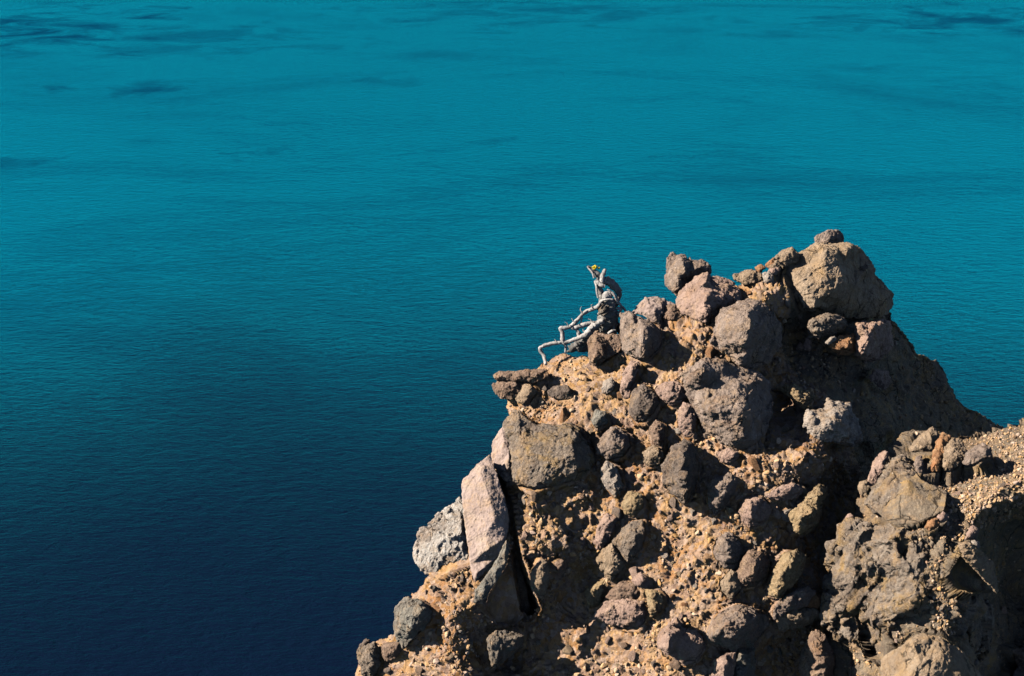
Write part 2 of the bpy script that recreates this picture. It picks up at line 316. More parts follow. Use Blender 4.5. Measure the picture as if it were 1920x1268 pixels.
OUT_B = [(1545,1660),(1540,1268),(1545,1150),(1556,1060),(1592,955),(1622,880),(1665,835),(1692,806),(1720,798),(1745,794),(1765,806),(1790,810),(1830,806),(1862,795),(1890,788),(1920,785),(1980,782),(2080,760),(2200,750),(2200,1660)]
def inpoly(x, y, poly):
    x = np.asarray(x); y = np.asarray(y); c = np.zeros(x.shape, bool); n = len(poly)
    for i in range(n):
        x0, y0 = poly[i]; x1, y1 = poly[(i+1) % n]
        if y0 == y1: continue
        c ^= ((y0 > y) != (y1 > y)) & (x < (x1-x0)*(y-y0)/(y1-y0)+x0)
    return c
def nearest(x, y, poly):
    bd = np.full(x.shape, 1e9); bx = x.copy(); by = y.copy(); n = len(poly)
    for i in range(n):
        x0, y0 = poly[i]; x1, y1 = poly[(i+1) % n]; dx, dy = x1-x0, y1-y0
        t = np.clip(((x-x0)*dx+(y-y0)*dy)/(dx*dx+dy*dy), 0, 1); qx = x0+t*dx; qy = y0+t*dy
        d = np.hypot(x-qx, y-qy); m = d < bd; bd = np.where(m, d, bd); bx = np.where(m, qx, bx); by = np.where(m, qy, by)
    return bd, bx, by
def roughen(poly, amp, seg=9, s=0):
    out = []; n = len(poly)
    for i in range(n):
        a = np.array(poly[i], float); b = np.array(poly[(i+1) % n], float); m = max(1, int(np.linalg.norm(b-a)/seg))
        for t in range(m): out.append(a+(b-a)*t/m)
    out = np.array(out); Q = np.c_[out/26., np.full(len(out), s*3.3)]
    nn = np.c_[fbm(Q, 3, s), fbm(Q+50, 3, s)]
    return [tuple(p) for p in out+nn*amp]
def cells(P, s=0):
    f1, f2, h = worley(P, s, True); I = np.floor(P); g = GR[(h*7+s) & 4095]
    return ((P-I-.5)*g).sum(1), f1, f2, h
X_SCREE = (np.array([.9, 0, .45]), 0.)
def sheet(name, outline, depth, step, recess, seed, crag=False):
    outline = roughen(outline, 7, 9, seed)
    xs = [p[0] for p in outline]; ys = [p[1] for p in outline]
    gx = np.arange(min(xs)-step, max(xs)+2*step, step); gy = np.arange(min(ys)-step, max(ys)+2*step, step)
    W, H = len(gx), len(gy); XX, YY = np.meshgrid(gx, gy); cx = XX[:-1, :-1]+step/2; cy = YY[:-1, :-1]+step/2
    ins = inpoly(cx, cy, outline)
    idx = np.arange(W*H).reshape(H, W)
    q = np.stack([idx[:-1, :-1], idx[1:, :-1], idx[1:, 1:], idx[:-1, 1:]], -1)[ins]
    used = np.unique(q); mp = np.full(W*H, -1); mp[used] = np.arange(len(used)); q = mp[q]
    px = XX.ravel()[used]; py = YY.ravel()[used]
    cnt = np.bincount(q.ravel(), minlength=len(used)); bnd = cnt < 4
    coarse = outline[::1]; bd, bx, by = nearest(px, py, coarse)
    px = np.where(bnd, bx, px); py = np.where(bnd, by, py); bd = np.where(bnd, 0, bd)
    D = depth(px, py)
    edge = np.clip(bd/26, 0, 1); D = D+.16*(1-np.sqrt(1-(1-edge)**2))
    inside = np.zeros(len(px))
    for poly, dd in recess:
        b = np.array(poly); x0, y0 = b.min(0)-4; x1, y1 = b.max(0)+4
        m = np.where((px > x0) & (px < x1) & (py > y0) & (py < y1))[0]
        if len(m) == 0: continue
        mi = m[inpoly(px[m], py[m], poly)]
        if len(mi):
            dd_, _, _ = nearest(px[mi], py[mi], poly); D[mi] += dd*np.clip(dd_/max(8, dd*20), 0, 1); inside[mi] = 1
    T = 3.2*(1-np.exp(-bd/180.))+.02*bd**.5; T = np.where(bnd, 0, T)
    Vf = at(px, py, D); ni = np.where(~bnd)[0]
    dirv = at(px, py, np.ones(len(px))); dirv /= np.linalg.norm(dirv, axis=1)[:, None]
    Vb = Vf+dirv*T[:, None]+np.array([0, .35, -.25])*T[:, None]
    bmap = np.arange(len(px)); bmap[ni] = len(px)+np.arange(len(ni))
    V = np.r_[Vf, Vb[ni]]; Q = np.r_[q, bmap[q][:, ::-1]]
    me = fastmesh(name, V, Q); V, N = getv(me)
    front = np.arange(len(V)) < len(px)
    P = V.copy(); n3 = np.where(front, 1, .6)
    warp = np.c_[fbm(P*1.3, 2, 3), fbm(P*1.3+9, 2, 4), fbm(P*1.3+20, 2, 5)]
    Pw = P+warp*.25
    patch = np.clip(.5+fbm(P*.9, 2, 77)*2.2, 0, 1); calm = np.clip(.6+fbm(P*1.7, 3, 91)*2.6, .2, 1)
    if crag:
        gl = (P@X_SCREE[0]-X_SCREE[1]); sc = np.clip(.5+gl*2.5, 0, 1); calm = calm*(1-.8*sc)+.05; am = 1-.75*sc
        Pd = P@np.array([[.80, 0, -.6], [0, 1, 0], [.6, 0, .80]])*np.array([1, 1, .55])
        d = am*(.14*fbm(Pw*1.0, 3, 11)+.07*(ridged(Pd*1.6, 4, 14)-.3)+.16*chunks(Pd*1.3+warp*.3, 3, .7, 2.2, 1.2)+.10*chunks(Pd*3.1, 8, .7, 2.2, 1.3))-.08
    else:
        d = .14*fbm(Pw*1.0, 3, 11)+.05*ridged(Pw*1.9, 3, 14)-.03
        d += .10*chunks(Pw*2.4, 21, .3)
    d += calm*(.080*chunks(Pw*4.6+3, 25, .5)+.05*(facets(Pw*5.5, 25)-.4))
    d += calm*.045*chunks(Pw*10.+7, 31, .6)+.020*(facets(P*12., 31)-.4)
    d += (.3+.7*calm)*.024*chunks(P*21.+1, 35, .6)
    d += (.018 if crag else .034)*ridged(P*np.array([5.5, 5.5, 3.2])+warp*1.5, 5, 41)+.020*fbm(P*9, 3, 43)*(.4+patch)+.020*fbm(P*25, 3, 45)-.10
    keep = np.ones(len(V))
    if len(bd): keep[:len(bd)] = .45+.55*np.clip(bd/20, 0, 1)
    keep[:len(bd)] *= 1-.75*inside
    V = V+N*(d*n3*keep)[:, None]
    setv(me, V)
    o = link(name, me, M['crag' if crag else 'soil']); tag(o, kind='structure')
    if not crag:                                          # far flank's shade deepened in its colour: darker outcrop rock replaces soil
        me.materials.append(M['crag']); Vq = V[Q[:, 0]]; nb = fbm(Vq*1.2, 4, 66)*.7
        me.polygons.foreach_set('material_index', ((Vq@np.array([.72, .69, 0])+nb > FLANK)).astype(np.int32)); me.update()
    V2, N2 = getv(me)
    return o, px, py, V2[:len(px)], N2[:len(px)], bd
# ---------------- boulders and rocks, outlines with their own distance, size and thickness ----------------
def Z(o, s): return lambda *p: [(o[0]+a/s, o[1]+b/s) for a, b in p]
Z1 = Z((980,420),3.692); Z2 = Z((1400,420),3.692); Z3 = Z((880,640),3.692); Z4 = Z((1400,720),3.692)
Z5 = Z((660,840),2.963); Z6 = Z((1080,900),3.446); Z7 = Z((1480,920),3.643)
ROCKS = []
def rk(mat, label, short, outline, h=.35, crest=None, off=0., body='A', rough=1., cat='rock', name='rock', k=0):
    """h: how far it stands out as a share of its size; crest: [(x, y, height share)]"""
    ROCKS.append(dict(mat=mat, label=label, short=short, out=outline, h=h, crest=crest, off=off, body=body, rough=rough, cat=cat, name=name, k=k))
def C(z, *p): return [(*z((a, b))[0], h) for a, b, h in p]
B = dict(cat='boulder', name='boulder')
rk('grey','jagged grey-brown rock standing upright on the skyline with a comb of small teeth on top','jagged standing rock',Z1((1000,240),(1020,215),(1045,203),(1070,225),(1090,213),(1125,225),(1140,250),(1152,236),(1170,262),(1190,250),(1215,262),(1235,246),(1262,262),(1300,290),(1300,340),(1230,355),(1160,400),(1110,480),(1075,500),(1040,470),(1000,430),(988,400),(1000,330)),.4,C(Z1,(1110,270,.5),(1130,340,.45),(1090,430,.4),(1230,300,.3)),-.15,rough=.8,**B)
rk('pink','pinkish angular boulder on the skyline below the jagged standing rock, right half in shade','pink skyline boulder',Z1((1060,515),(1130,430),(1200,370),(1285,335),(1295,390),(1335,370),(1390,375),(1440,400),(1480,440),(1535,500),(1530,545),(1450,560),(1400,600),(1330,650),(1310,720),(1270,715),(1200,660),(1110,610),(1060,560)),.5,C(Z1,(1270,400,.42),(1285,500,.55),(1270,620,.5),(1180,520,.3)),-.25,**B)
rk('slab','flat pinkish slab on the skyline between the dead branch and the pink boulder','flat pink slab',Z1((755,615),(800,560),(850,515),(920,508),(990,530),(1060,560),(1035,575),(985,575),(965,640),(940,690),(900,680),(850,640),(800,625)),.3,C(Z1,(870,560,.22),(960,570,.35),(910,640,.3)),-.1,rough=.6)
rk('brown','small triangular brown rock wedged between the flat slab and the pink boulder','triangular brown rock',Z1((965,645),(990,568),(1060,562),(1110,630),(1070,668),(1010,662)),.5,C(Z1,(1025,585,.5),(1030,650,.5)))
rk('grey','grey blocky boulder right of the dead branch, its right side black with shadow','blocky grey boulder',Z1((680,620),(740,613),(790,640),(880,680),(950,735),(960,850),(920,900),(880,945),(820,940),(770,920),(720,900),(690,850),(685,750)),.55,C(Z1,(740,640,.25),(850,720,.62),(845,800,.62),(830,900,.45),(740,780,.3)),-.1,**B)
rk('grey','large rough grey boulder on the upper slope, left half lit, right half in shade','large grey boulder',Z1((1308,825),(1330,740),(1350,640),(1390,590),(1450,570),(1500,550),(1570,522),(1640,530),(1700,590),(1760,650),(1790,720),(1780,850),(1700,950),(1600,1000),(1520,1012),(1490,960),(1430,900),(1370,855)),.55,C(Z1,(1600,560,.35),(1560,680,.62),(1520,800,.66),(1500,940,.5),(1410,720,.35),(1430,640,.3)),-.35,k=1.2,**B)
rk('grey','big boulder with a deep shadowed hollow scooped in its top','hollow-topped boulder',[(1281,704),(1297,689),(1324,674),(1357,677),(1389,690),(1416,702),(1440,715),(1444,770),(1430,815),(1400,843),(1376,840),(1351,827),(1327,808),(1308,775),(1299,759),(1286,729)],.5,[(1312,700,.38),(1335,690,.12),(1372,698,.0),(1400,708,.05),(1330,722,.12),(1355,732,.3),(1385,722,.36),(1412,715,.34),(1330,770,.42),(1370,790,.55),(1392,760,.58),(1388,820,.5)],-.3,k=1.0,**B)
rk('brown','blocky brown rock in shadow directly under the dead branch','shadowed brown block',Z1((458,800),(510,745),(545,760),(600,768),(690,758),(692,870),(640,900),(560,950),(510,985),(465,960)),.5,C(Z1,(500,790,.4),(540,850,.5),(510,930,.4)),-.1)
rk('brown','long flat ledge rock jutting left at the upper left corner of the cliff','long ledge rock',Z3((165,235),(200,208),(300,213),(400,198),(530,196),(545,250),(450,292),(400,278),(300,272),(180,268)),.22,C(Z3,(230,240,.2),(350,240,.2),(470,230,.2)),-.25)
rk('brown','rounded brown rock under the jutting ledge rock','rock under the ledge',Z3((160,305),(205,270),(320,275),(410,290),(355,350),(300,400),(220,395),(170,350)),.35,C(Z3,(250,310,.35),(310,300,.4)),-.1)
rk('tan','pointed tan rock right of the ledge rock, leaning up to the right','leaning tan rock',Z3((320,405),(385,300),(430,305),(465,350),(405,432),(345,425)),.4,C(Z3,(420,330,.4),(390,400,.4)))
rk('dark','dark grey angular rock beside the leaning tan rock','dark angular rock',Z3((540,350),(600,308),(680,308),(725,370),(710,402),(640,402),(560,380)),.4,C(Z3,(620,340,.3),(680,350,.45)))
rk('pale','small smooth pale rounded stone below the dead branch','smooth pale stone',Z3((912,335),(930,280),(980,252),(1012,290),(1000,330),(950,367),(920,352)),.45,C(Z3,(970,290,.4),(985,320,.45)))
rk('pink','tall bright pink rock below the blocky grey boulder','tall pink rock',Z3((1080,195),(1120,138),(1180,150),(1155,220),(1115,330),(1110,405),(1060,385),(1045,300)),.35,C(Z3,(1130,190,.35),(1095,290,.4)))
rk('dark','dark grey pointed rock hanging below the tall pink rock','dark pointed rock',Z3((1118,400),(1140,340),(1210,300),(1290,370),(1312,420),(1270,500),(1220,556),(1150,545),(1110,500)),.4,C(Z3,(1190,360,.4),(1250,440,.45),(1180,480,.35)))
rk('pink','rounded reddish rock left of the hollow-topped boulder','rounded reddish rock',Z3((1285,345),(1340,290),(1420,278),(1490,310),(1512,380),(1460,440),(1390,440),(1320,400)),.45,C(Z3,(1400,330,.45),(1450,380,.45)))
rk('lichen','massive square block with a pitted brown face at the left edge of the cliff','massive square block',Z3((245,560),(320,478),(365,505),(440,572),(540,580),(620,590),(700,578),(765,620),(800,700),(850,800),(840,880),(740,960),(650,975),(540,1005),(440,1042),(340,1000),(305,900),(280,700)),.3,C(Z3,(330,620,.2),(420,700,.26),(600,640,.3),(700,640,.36),(690,760,.38),(710,880,.36),(560,960,.26),(400,900,.22),(360,800,.2)),-.1,rough=.9,k=.9,**B)
rk('slab','narrow smooth pale wedge along the left side of the square block','smooth pale wedge',Z3((165,695),(225,605),(258,560),(292,700),(318,900),(285,972),(240,962),(172,870),(155,800)),.3,C(Z3,(240,700,.25),(280,860,.35)),-.2,rough=.5)
rk('slab','tall smooth pinkish-grey slab split from the cliff by a black crack','tall split slab',Z5((614,190),(700,98),(765,48),(782,100),(812,180),(852,310),(872,400),(862,490),(800,600),(700,742),(680,762),(660,640),(638,470),(618,300)),.3,C(Z5,(740,130,.3),(760,250,.33),(790,400,.36),(760,560,.34),(690,700,.25),(690,350,.22)),-.35,rough=.35,k=.55,**B)
rk('teal','thin blue-grey blade of rock broken off under the split slab','blue-grey blade',Z5((858,512),(872,560),(855,650),(795,750),(742,832),(678,862),(688,790),(740,720),(810,620)),.3,C(Z5,(850,580,.22),(800,690,.26),(730,800,.22)),-.55,rough=.5,k=.8)
rk('brown','big dark block in full shadow between the blade and the crack','shadowed crack block',Z5((880,540),(920,620),(960,750),(985,900),(900,985),(800,990),(740,900),(760,830),(800,750),(860,650)),.1,C(Z5,(830,760,.1),(850,900,.1)),.9,rough=.4)
rk('white','rough chalky white boulder bulging from the left edge of the cliff','chalky white boulder',Z5((368,455),(420,438),(470,380),(522,330),(612,278),(640,470),(662,640),(560,672),(480,702),(400,692),(348,610),(342,560),(372,490)),.4,C(Z5,(440,480,.25),(450,560,.25),(520,520,.36),(590,460,.36),(600,600,.36)),.1,rough=1.3,k=.9,**B)
rk('teal','blue-grey rounded boulder at the lower left edge of the cliff','blue-grey edge boulder',Z5((242,885),(300,828),(380,850),(442,905),(430,960),(350,1042),(290,1112),(235,1040),(236,960)),.4,C(Z5,(320,900,.35),(380,900,.42),(330,1000,.35)),-.15,**B)
rk('lichen','knobbly brown rock at the very bottom left tip of the cliff','knobbly tip rock',Z5((18,1132),(60,1108),(130,1078),(150,1130),(150,1210),(120,1290),(60,1290),(50,1210)),.4,C(Z5,(80,1140,.4),(110,1200,.4)),-.1,rough=1.5)
rk('dark','dark angular stone sitting right of the bottom left tip rock','dark tip stone',Z5((40,1105),(75,1060),(102,1070),(90,1105),(55,1118)),.4)
rk('brown','dark brown upright block near the bottom left corner of the cliff','upright brown block',Z5((170,1085),(265,1075),(278,1120),(240,1170),(185,1185),(165,1140)),.45,C(Z5,(200,1100,.3),(225,1140,.45)))
rk('streaked','square block with vertical streaks at the foot of the black crack','streaked square block',Z5((750,1062),(800,1020),(850,1018),(952,1040),(942,1112),(862,1162),(795,1222),(765,1182)),.3,C(Z5,(800,1060,.3),(900,1060,.34),(900,1120,.34),(810,1160,.3)),-.5)
rk('tan','knob of brown rock on the shaded column right of the crack','shaded column knob',Z5((1000,680),(1042,640),(1060,622),(1085,640),(1100,700),(1080,780),(1060,855),(1015,800),(992,760)),.4,C(Z5,(1050,680,.4),(1040,770,.4)),-.15)
rk('brown','small cube of brown rock poking out of the dark column','small brown cube',Z5((1128,640),(1165,618),(1188,640),(1180,680),(1140,690)),.5,None,-.25)
rk('lichen','upper piece of the long greenish-grey slab lying diagonally in the lower slope','upper diagonal slab',Z6((240,400),(290,330),(350,278),(432,258),(445,340),(420,450),(335,532),(290,470)),.35,C(Z6,(350,330,.3),(400,370,.4),(330,470,.35)),-.1)
rk('tan','lower squarish tan piece of the diagonal slab','lower diagonal slab',Z6((125,515),(180,450),(240,405),(312,500),(312,562),(225,655),(180,590)),.35,C(Z6,(220,470,.35),(270,540,.4),(220,600,.35)),-.1)
rk('pink','narrow pink wedge rising left of the diagonal slab','narrow pink wedge',Z6((118,400),(145,300),(195,215),(275,240),(240,330),(190,440),(140,452)),.4,C(Z6,(210,270,.4),(170,380,.4)))
rk('yellow','rounded yellow-green rock below the diagonal slab','rounded yellow-green rock',Z6((55,725),(130,655),(200,640),(205,720),(155,812),(85,825)),.35,C(Z6,(120,710,.3),(165,720,.38)))
rk('pink','pale pink wedge-shaped boulder low on the slope, pointing left','pale pink wedge',Z6((128,885),(185,790),(330,770),(425,790),(462,880),(400,972),(280,962),(190,912)),.3,C(Z6,(220,840,.25),(330,830,.32),(400,860,.34)),-.05,**B)
rk('brown','dark reddish-brown rock on top of the pale pink wedge','reddish-brown rock',Z6((195,755),(250,690),(310,655),(372,670),(422,720),(402,772),(310,782),(240,784)),.35,C(Z6,(290,690,.3),(350,710,.4)))
rk('pink','small purple-brown rounded rock uphill of the reddish-brown rock','purple-brown rock',Z6((358,645),(420,598),(472,650),(462,702),(398,692)),.45)
rk('yellow','thin upright ochre slab with a dark right face','thin ochre slab',Z6((458,715),(520,715),(562,760),(542,855),(492,895),(468,830)),.45,C(Z6,(495,740,.45),(495,840,.45)))
rk('pink','big pink-edged boulder near the bottom whose underside is black with shadow','pink-edged boulder',Z6((535,1000),(600,940),(652,888),(692,960),(785,975),(845,1080),(785,1172),(700,1192),(600,1125),(535,1085)),.5,C(Z6,(650,915,.5),(590,1010,.55),(595,1085,.5)),-.1,rough=.6,**B)
rk('grey','big round-backed boulder near the bottom, lit along its upper left rim','round-backed boulder',Z6((848,1000),(880,918),(950,858),(1050,808),(1120,832),(1202,870),(1252,902),(1190,1012),(1100,1062),(1040,1112),(930,1062),(858,1042)),.55,C(Z6,(900,990,.4),(950,900,.45),(1040,850,.5),(1000,980,.6),(1120,900,.5)),-.1,**B)
rk('grey','pointed grey rock on the lower slope left of the brown twin rock','pointed grey rock',Z6((888,455),(920,370),(990,338),(1050,400),(1082,480),(1030,572),(970,582),(910,502)),.5,C(Z6,(960,380,.45),(990,450,.55),(960,540,.45)))
rk('brown','brown rock with a pale crown right of the pointed grey rock','pale-crowned brown rock',Z6((1040,605),(1070,520),(1120,458),(1200,468),(1245,520),(1222,622),(1150,682),(1058,682)),.5,C(Z6,(1110,500,.4),(1150,540,.52),(1110,650,.4)),**B)
rk('tan','five-sided tan rock under the pale-crowned brown rock','five-sided tan rock',Z6((935,665),(1000,585),(1040,600),(1065,700),(1000,785),(950,722)),.4,C(Z6,(990,620,.35),(1010,690,.42)))
rk('pink','rounded rosy rock with a shaded right half, left of the leaning ochre rock','rosy half-shaded rock',Z6((1055,205),(1095,130),(1200,118),(1262,190),(1232,272),(1120,312),(1080,262)),.5,C(Z6,(1140,150,.45),(1155,230,.52)),**B)
rk('yellow','yellow-green rock leaning up to the right above the bottom rocks','leaning yellow-green rock',Z6((1245,705),(1290,570),(1350,478),(1430,456),(1482,490),(1462,580),(1392,682),(1300,765),(1258,752)),.4,C(Z6,(1400,490,.35),(1370,570,.42),(1310,680,.4)),-.2,rough=1.3,**B)
rk('yellow','tall ochre rock leaning in the shaded gully right of the rosy rock','tall ochre gully rock',Z6((1375,220),(1470,138),(1560,38),(1622,48),(1592,150),(1562,280),(1490,352),(1420,345)),.4,C(Z6,(1560,90,.4),(1510,200,.45),(1460,300,.42)),-.35,rough=1.4,**B)
rk('pink','reddish flat rock lying above the rosy rock','reddish flat rock',Z6((1228,105),(1300,48),(1400,18),(1472,60),(1442,112),(1320,132)),.35,C(Z6,(1310,70,.3),(1400,60,.35)))
rk('dark','tall dark standing rock with a long shadow in the middle of the slope','tall dark standing rock',Z3((1345,860),(1400,748),(1490,688),(1562,730),(1582,850),(1562,1000),(1500,1122),(1400,1040),(1348,950)),.6,C(Z3,(1480,710,.5),(1470,820,.65),(1500,950,.65),(1490,1080,.5),(1400,900,.4)),-.1,rough=1.3,**B)
rk('grey','domed grey rock right of the square block','domed grey rock',Z3((878,740),(940,640),(1010,588),(1090,650),(1112,720),(1060,792),(960,812),(890,772)),.45,C(Z3,(980,630,.4),(1010,700,.45),(1060,720,.45)),**B)
rk('brown','upright oval reddish rock under the dark pointed rock','upright oval rock',Z3((1242,620),(1290,548),(1352,580),(1342,680),(1342,752),(1290,722)),.4,C(Z3,(1300,600,.4),(1315,680,.4)))
rk('tan','tan wedge below the upright oval rock','tan wedge',Z3((1198,770),(1280,718),(1342,772),(1322,855),(1230,862)),.4)
rk('pale','pale curved rock with a shaded notch below the domed grey rock','pale curved rock',Z3((908,900),(950,828),(1022,880),(1062,1012),(1012,1082),(930,992)),.35,C(Z3,(950,880,.35),(1020,990,.38)))
rk('yellow','ochre rock just below the pale curved rock','ochre notch rock',Z3((1050,1130),(1100,1040),(1192,1060),(1202,1150),(1150,1215),(1080,1192)),.35)
rk('pink','tall reddish oval rock against the left foot of the hollow-topped boulder','reddish oval rock',Z3((1442,500),(1480,428),(1552,450),(1575,530),(1552,642),(1510,672),(1450,600)),.3,C(Z3,(1490,480,.3),(1530,560,.32)))
rk('teal','pale grey-blue angular rock above the domed grey rock','grey-blue angular rock',Z3((842,550),(880,480),(942,488),(955,560),(880,592)),.4)
rk('pink','small rosy rounded rock below the hollow-topped boulder','small rosy rock',Z3((1718,780),(1790,738),(1852,760),(1872,800),(1800,852),(1740,832)),.45)
rk('grey','purple-grey leaning rock right of the tall dark standing rock','purple-grey leaning rock',Z3((1652,1000),(1700,948),(1802,918),(1855,950),(1832,1050),(1752,1152),(1700,1205),(1658,1120)),.45,C(Z3,(1740,980,.4),(1790,1000,.5),(1730,1110,.45)))
# the peak
rk('grey','small flat cap rock perched on the very top of the peak','cap rock on the peak',Z2((470,92),(570,43),(640,48),(667,80),(669,142),(560,148),(500,152),(478,132)),.4,C(Z2,(545,75,.35),(572,95,.45),(560,140,.4)),.35)
rk('tan','huge angular summit boulder with a smooth tan face lit from the left','summit boulder',Z2((250,330),(330,250),(385,195),(480,140),(640,143),(720,143),(800,190),(850,260),(885,310),(872,350),(925,390),(1000,480),(1005,600),(900,645),(700,645),(500,605),(350,612),(300,500)),.42,C(Z2,(330,340,.16),(400,215,.12),(530,175,.25),(610,200,.36),(600,285,.4),(650,390,.47),(560,480,.42),(450,575,.34),(400,420,.27),(760,420,.32),(640,185,.25),(700,175,.36),(820,330,.3),(740,330,.22),(860,500,.2)),-.35,rough=.55,**B)
rk('tan','lumpy tan rock on the ridge just left of the summit boulder','lumpy ridge rock',Z2((192,235),(245,180),(320,163),(372,210),(352,262),(270,294),(215,270)),.45,C(Z2,(280,200,.4),(320,230,.45)),-.1)
rk('orange','rusty brown stone leaning below the lumpy ridge rock','rusty ridge stone',Z2((122,292),(165,250),(190,232),(205,268),(160,312)),.4,None,-.08)
rk('tan','oblong tan stone tucked against the rusty ridge stone','oblong ridge stone',Z2((158,295),(205,245),(238,280),(205,306),(170,312)),.4,None,-.08)
rk('orange','small orange-brown stone at the left end of the ridge stones','small orange ridge stone',Z2((58,300),(100,278),(128,300),(102,332),(68,327)),.45,None,-.08)
rk('pink','rounded pink stone under the oblong ridge stone','pink ridge stone',Z2((148,330),(190,298),(235,312),(202,354),(165,350)),.45)
rk('pale','small pale blocky stone at the left foot of the summit boulder','pale blocky stone',Z2((112,342),(150,333),(188,370),(172,408),(122,402)),.5)
rk('tan','tan rock capped with pale crust on the ridge between pink boulder and summit','pale-crusted ridge rock',Z1((1462,350),(1500,345),(1560,318),(1610,325),(1660,355),(1655,400),(1600,410),(1540,420),(1470,385)),.4,None,-.1)
rk('lichen','dark crusted rock catching light in the shaded hollow below the summit','dark crusted hollow rock',Z2((418,720),(440,670),(500,640),(560,622),(650,640),(692,680),(684,730),(630,745),(620,780),(560,760),(500,790),(440,780)),.55,C(Z2,(470,690,.5),(560,660,.6),(640,690,.55),(560,720,.5)),-.9,rough=1.5)
rk('pink','twin-lobed pinkish boulder half lit in the shaded hollow below the summit','twin-lobed boulder',Z2((745,900),(752,790),(762,700),(800,680),(850,690),(940,662),(992,680),(1010,850),(900,950),(800,940)),.6,C(Z2,(790,710,.5),(830,720,.42),(880,700,.62),(850,780,.64),(800,880,.62),(940,700,.5)),-1.2,rough=1.2,**B)
rk('orange','rusty orange stone between the two lit rocks of the shaded hollow','rusty hollow stone',Z2((568,850),(590,800),(640,780),(740,762),(752,880),(700,905),(640,905)),.5,C(Z2,(620,830,.4),(700,850,.6)),-1.0)
rk('pale','small pale pebble-like stone in front of the rusty hollow stone','pale hollow stone',Z2((540,830),(575,790),(610,775),(618,800),(580,832),(555,842)),.5,None,-1.0)
rk('pink','thin sunlit pink spike in the darkest part of the hollow','thin pink spike',Z2((392,862),(412,800),(430,773),(452,822),(436,885)),.5,None,-.75)
rk('pink','lone rough pink rock catching light far down the dark flank','lone flank rock',Z2((838,1062),(888,1008),(982,1022),(990,1100),(955,1150),(895,1112)),.5,C(Z2,(910,1030,.5),(940,1100,.5)),-1.4)
rk('pale','pale pitted boulder lit at the foot of the dark flank','pale pitted boulder',Z4((398,290),(410,220),(430,185),(540,178),(560,105),(640,138),(702,142),(742,230),(802,392),(742,424),(620,395),(520,390),(450,350)),.45,C(Z4,(450,230,.3),(600,170,.4),(680,180,.5),(720,300,.52),(560,300,.42),(740,390,.4)),-.75,rough=1.3,**B)
rk('yellow','jagged ochre crest catching light above the pale pitted boulder','jagged ochre crest',Z4((205,22),(260,15),(330,5),(400,50),(440,60),(480,95),(440,130),(410,185),(360,140),(330,115),(260,55)),.5,C(Z4,(330,40,.5),(400,100,.55)),-.6,rough=1.5)
# the near outcrop on the right
O = dict(body='B')
rk('tan','tan triangular slab standing at the top left of the right-hand outcrop','tan triangular slab',Z4((1128,455),(1160,395),(1215,345),(1290,296),(1332,340),(1320,400),(1290,475),(1150,478)),.3,C(Z4,(1270,340,.3),(1250,440,.32)),-.05,rough=.7,**O)
rk('orange','narrow rusty upright slab in the middle of the outcrop crest','narrow rusty slab',Z4((1272,605),(1295,470),(1320,400),(1355,338),(1412,360),(1375,480),(1330,600)),.35,C(Z4,(1350,400,.35),(1310,560,.35)),-.35,rough=.8,**O)
rk('tan','mottled rusty and grey rock right of the narrow rusty slab','mottled crest rock',Z4((1360,570),(1372,440),(1430,378),(1500,410),(1525,490),(1460,562),(1400,610)),.3,C(Z4,(1430,430,.28),(1450,520,.3)),-.35,**O)
rk('grey','blocky grey rock with a shadow pocket on the right of the outcrop crest','blocky crest rock',Z4((1495,555),(1530,470),(1590,430),(1640,418),(1695,460),(1695,515),(1600,552)),.5,C(Z4,(1570,480,.35),(1650,450,.5),(1600,530,.4)),-.5,**O)
rk('pink','long pink-brown rock on the left shoulder of the outcrop','long shoulder rock',Z4((830,700),(880,540),(940,463),(982,470),(972,525),(922,640),(872,712)),.35,C(Z4,(940,510,.35),(880,640,.35)),-.25,**O)
rk('tan','small tan stone at the lower end of the long shoulder rock','small shoulder stone',Z4((772,720),(782,680),(832,668),(832,742),(792,775)),.4,None,-.25,**O)
rk('grey','small standing grey pillar beside the black pocket of the outcrop crest','small grey pillar',Z4((1160,560),(1180,500),(1215,500),(1222,560),(1212,635),(1180,610)),.4,None,-.05,**O)
rk('lichen','broad grey-brown upper slab of the outcrop, smooth and tilted left','broad upper slab',Z4((815,825),(880,720),(960,620),(1010,515),(1090,500),(1160,590),(1210,645),(1380,720),(1362,862),(1205,932),(1000,962),(880,872)),.22,C(Z4,(1010,600,.15),(980,720,.16),(1180,700,.2),(1300,760,.22),(1180,860,.2),(1000,880,.17)),.55,rough=1.2,k=1.1,**O,**B)
rk('lichen','huge pitted grey-brown boulder that fills the right-hand outcrop','huge pitted boulder',Z7((225,705),(260,560),(310,400),(360,300),(420,225),(520,215),(600,262),(750,235),(960,262),(1100,325),(1190,340),(1240,430),(1180,470),(1130,560),(1170,660),(1260,700),(1352,790),(1362,1000),(1390,1120),(1200,1130),(1100,1040),(960,960),(830,930),(700,1050),(620,980),(560,1050),(430,1000),(300,1010),(250,900)),.2,C(Z7,(330,520,.1),(430,330,.1),(420,560,.13),(520,480,.16),(560,700,.1),(470,820,.12),(720,330,.16),(680,480,.2),(760,600,.21),(900,450,.2),(950,620,.24),(1000,760,.25),(1150,800,.20),(880,830,.2),(720,780,.2),(1250,930,.22),(1050,320,.17),(620,620,.08)),.75,rough=2.,k=1.05,**O,**B)
rk('tan','smooth tan boulder emerging at the bottom under the huge pitted boulder','smooth tan boulder',Z7((635,1160),(700,1100),(760,1055),(830,980),(1000,1000),(1120,1060),(1220,1150),(1330,1300),(1330,1500),(640,1500)),.25,C(Z7,(850,1060,.2),(900,1180,.24),(1050,1150,.26),(1150,1260,.24),(800,1300,.22)),.15,rough=.5,**O,**B)
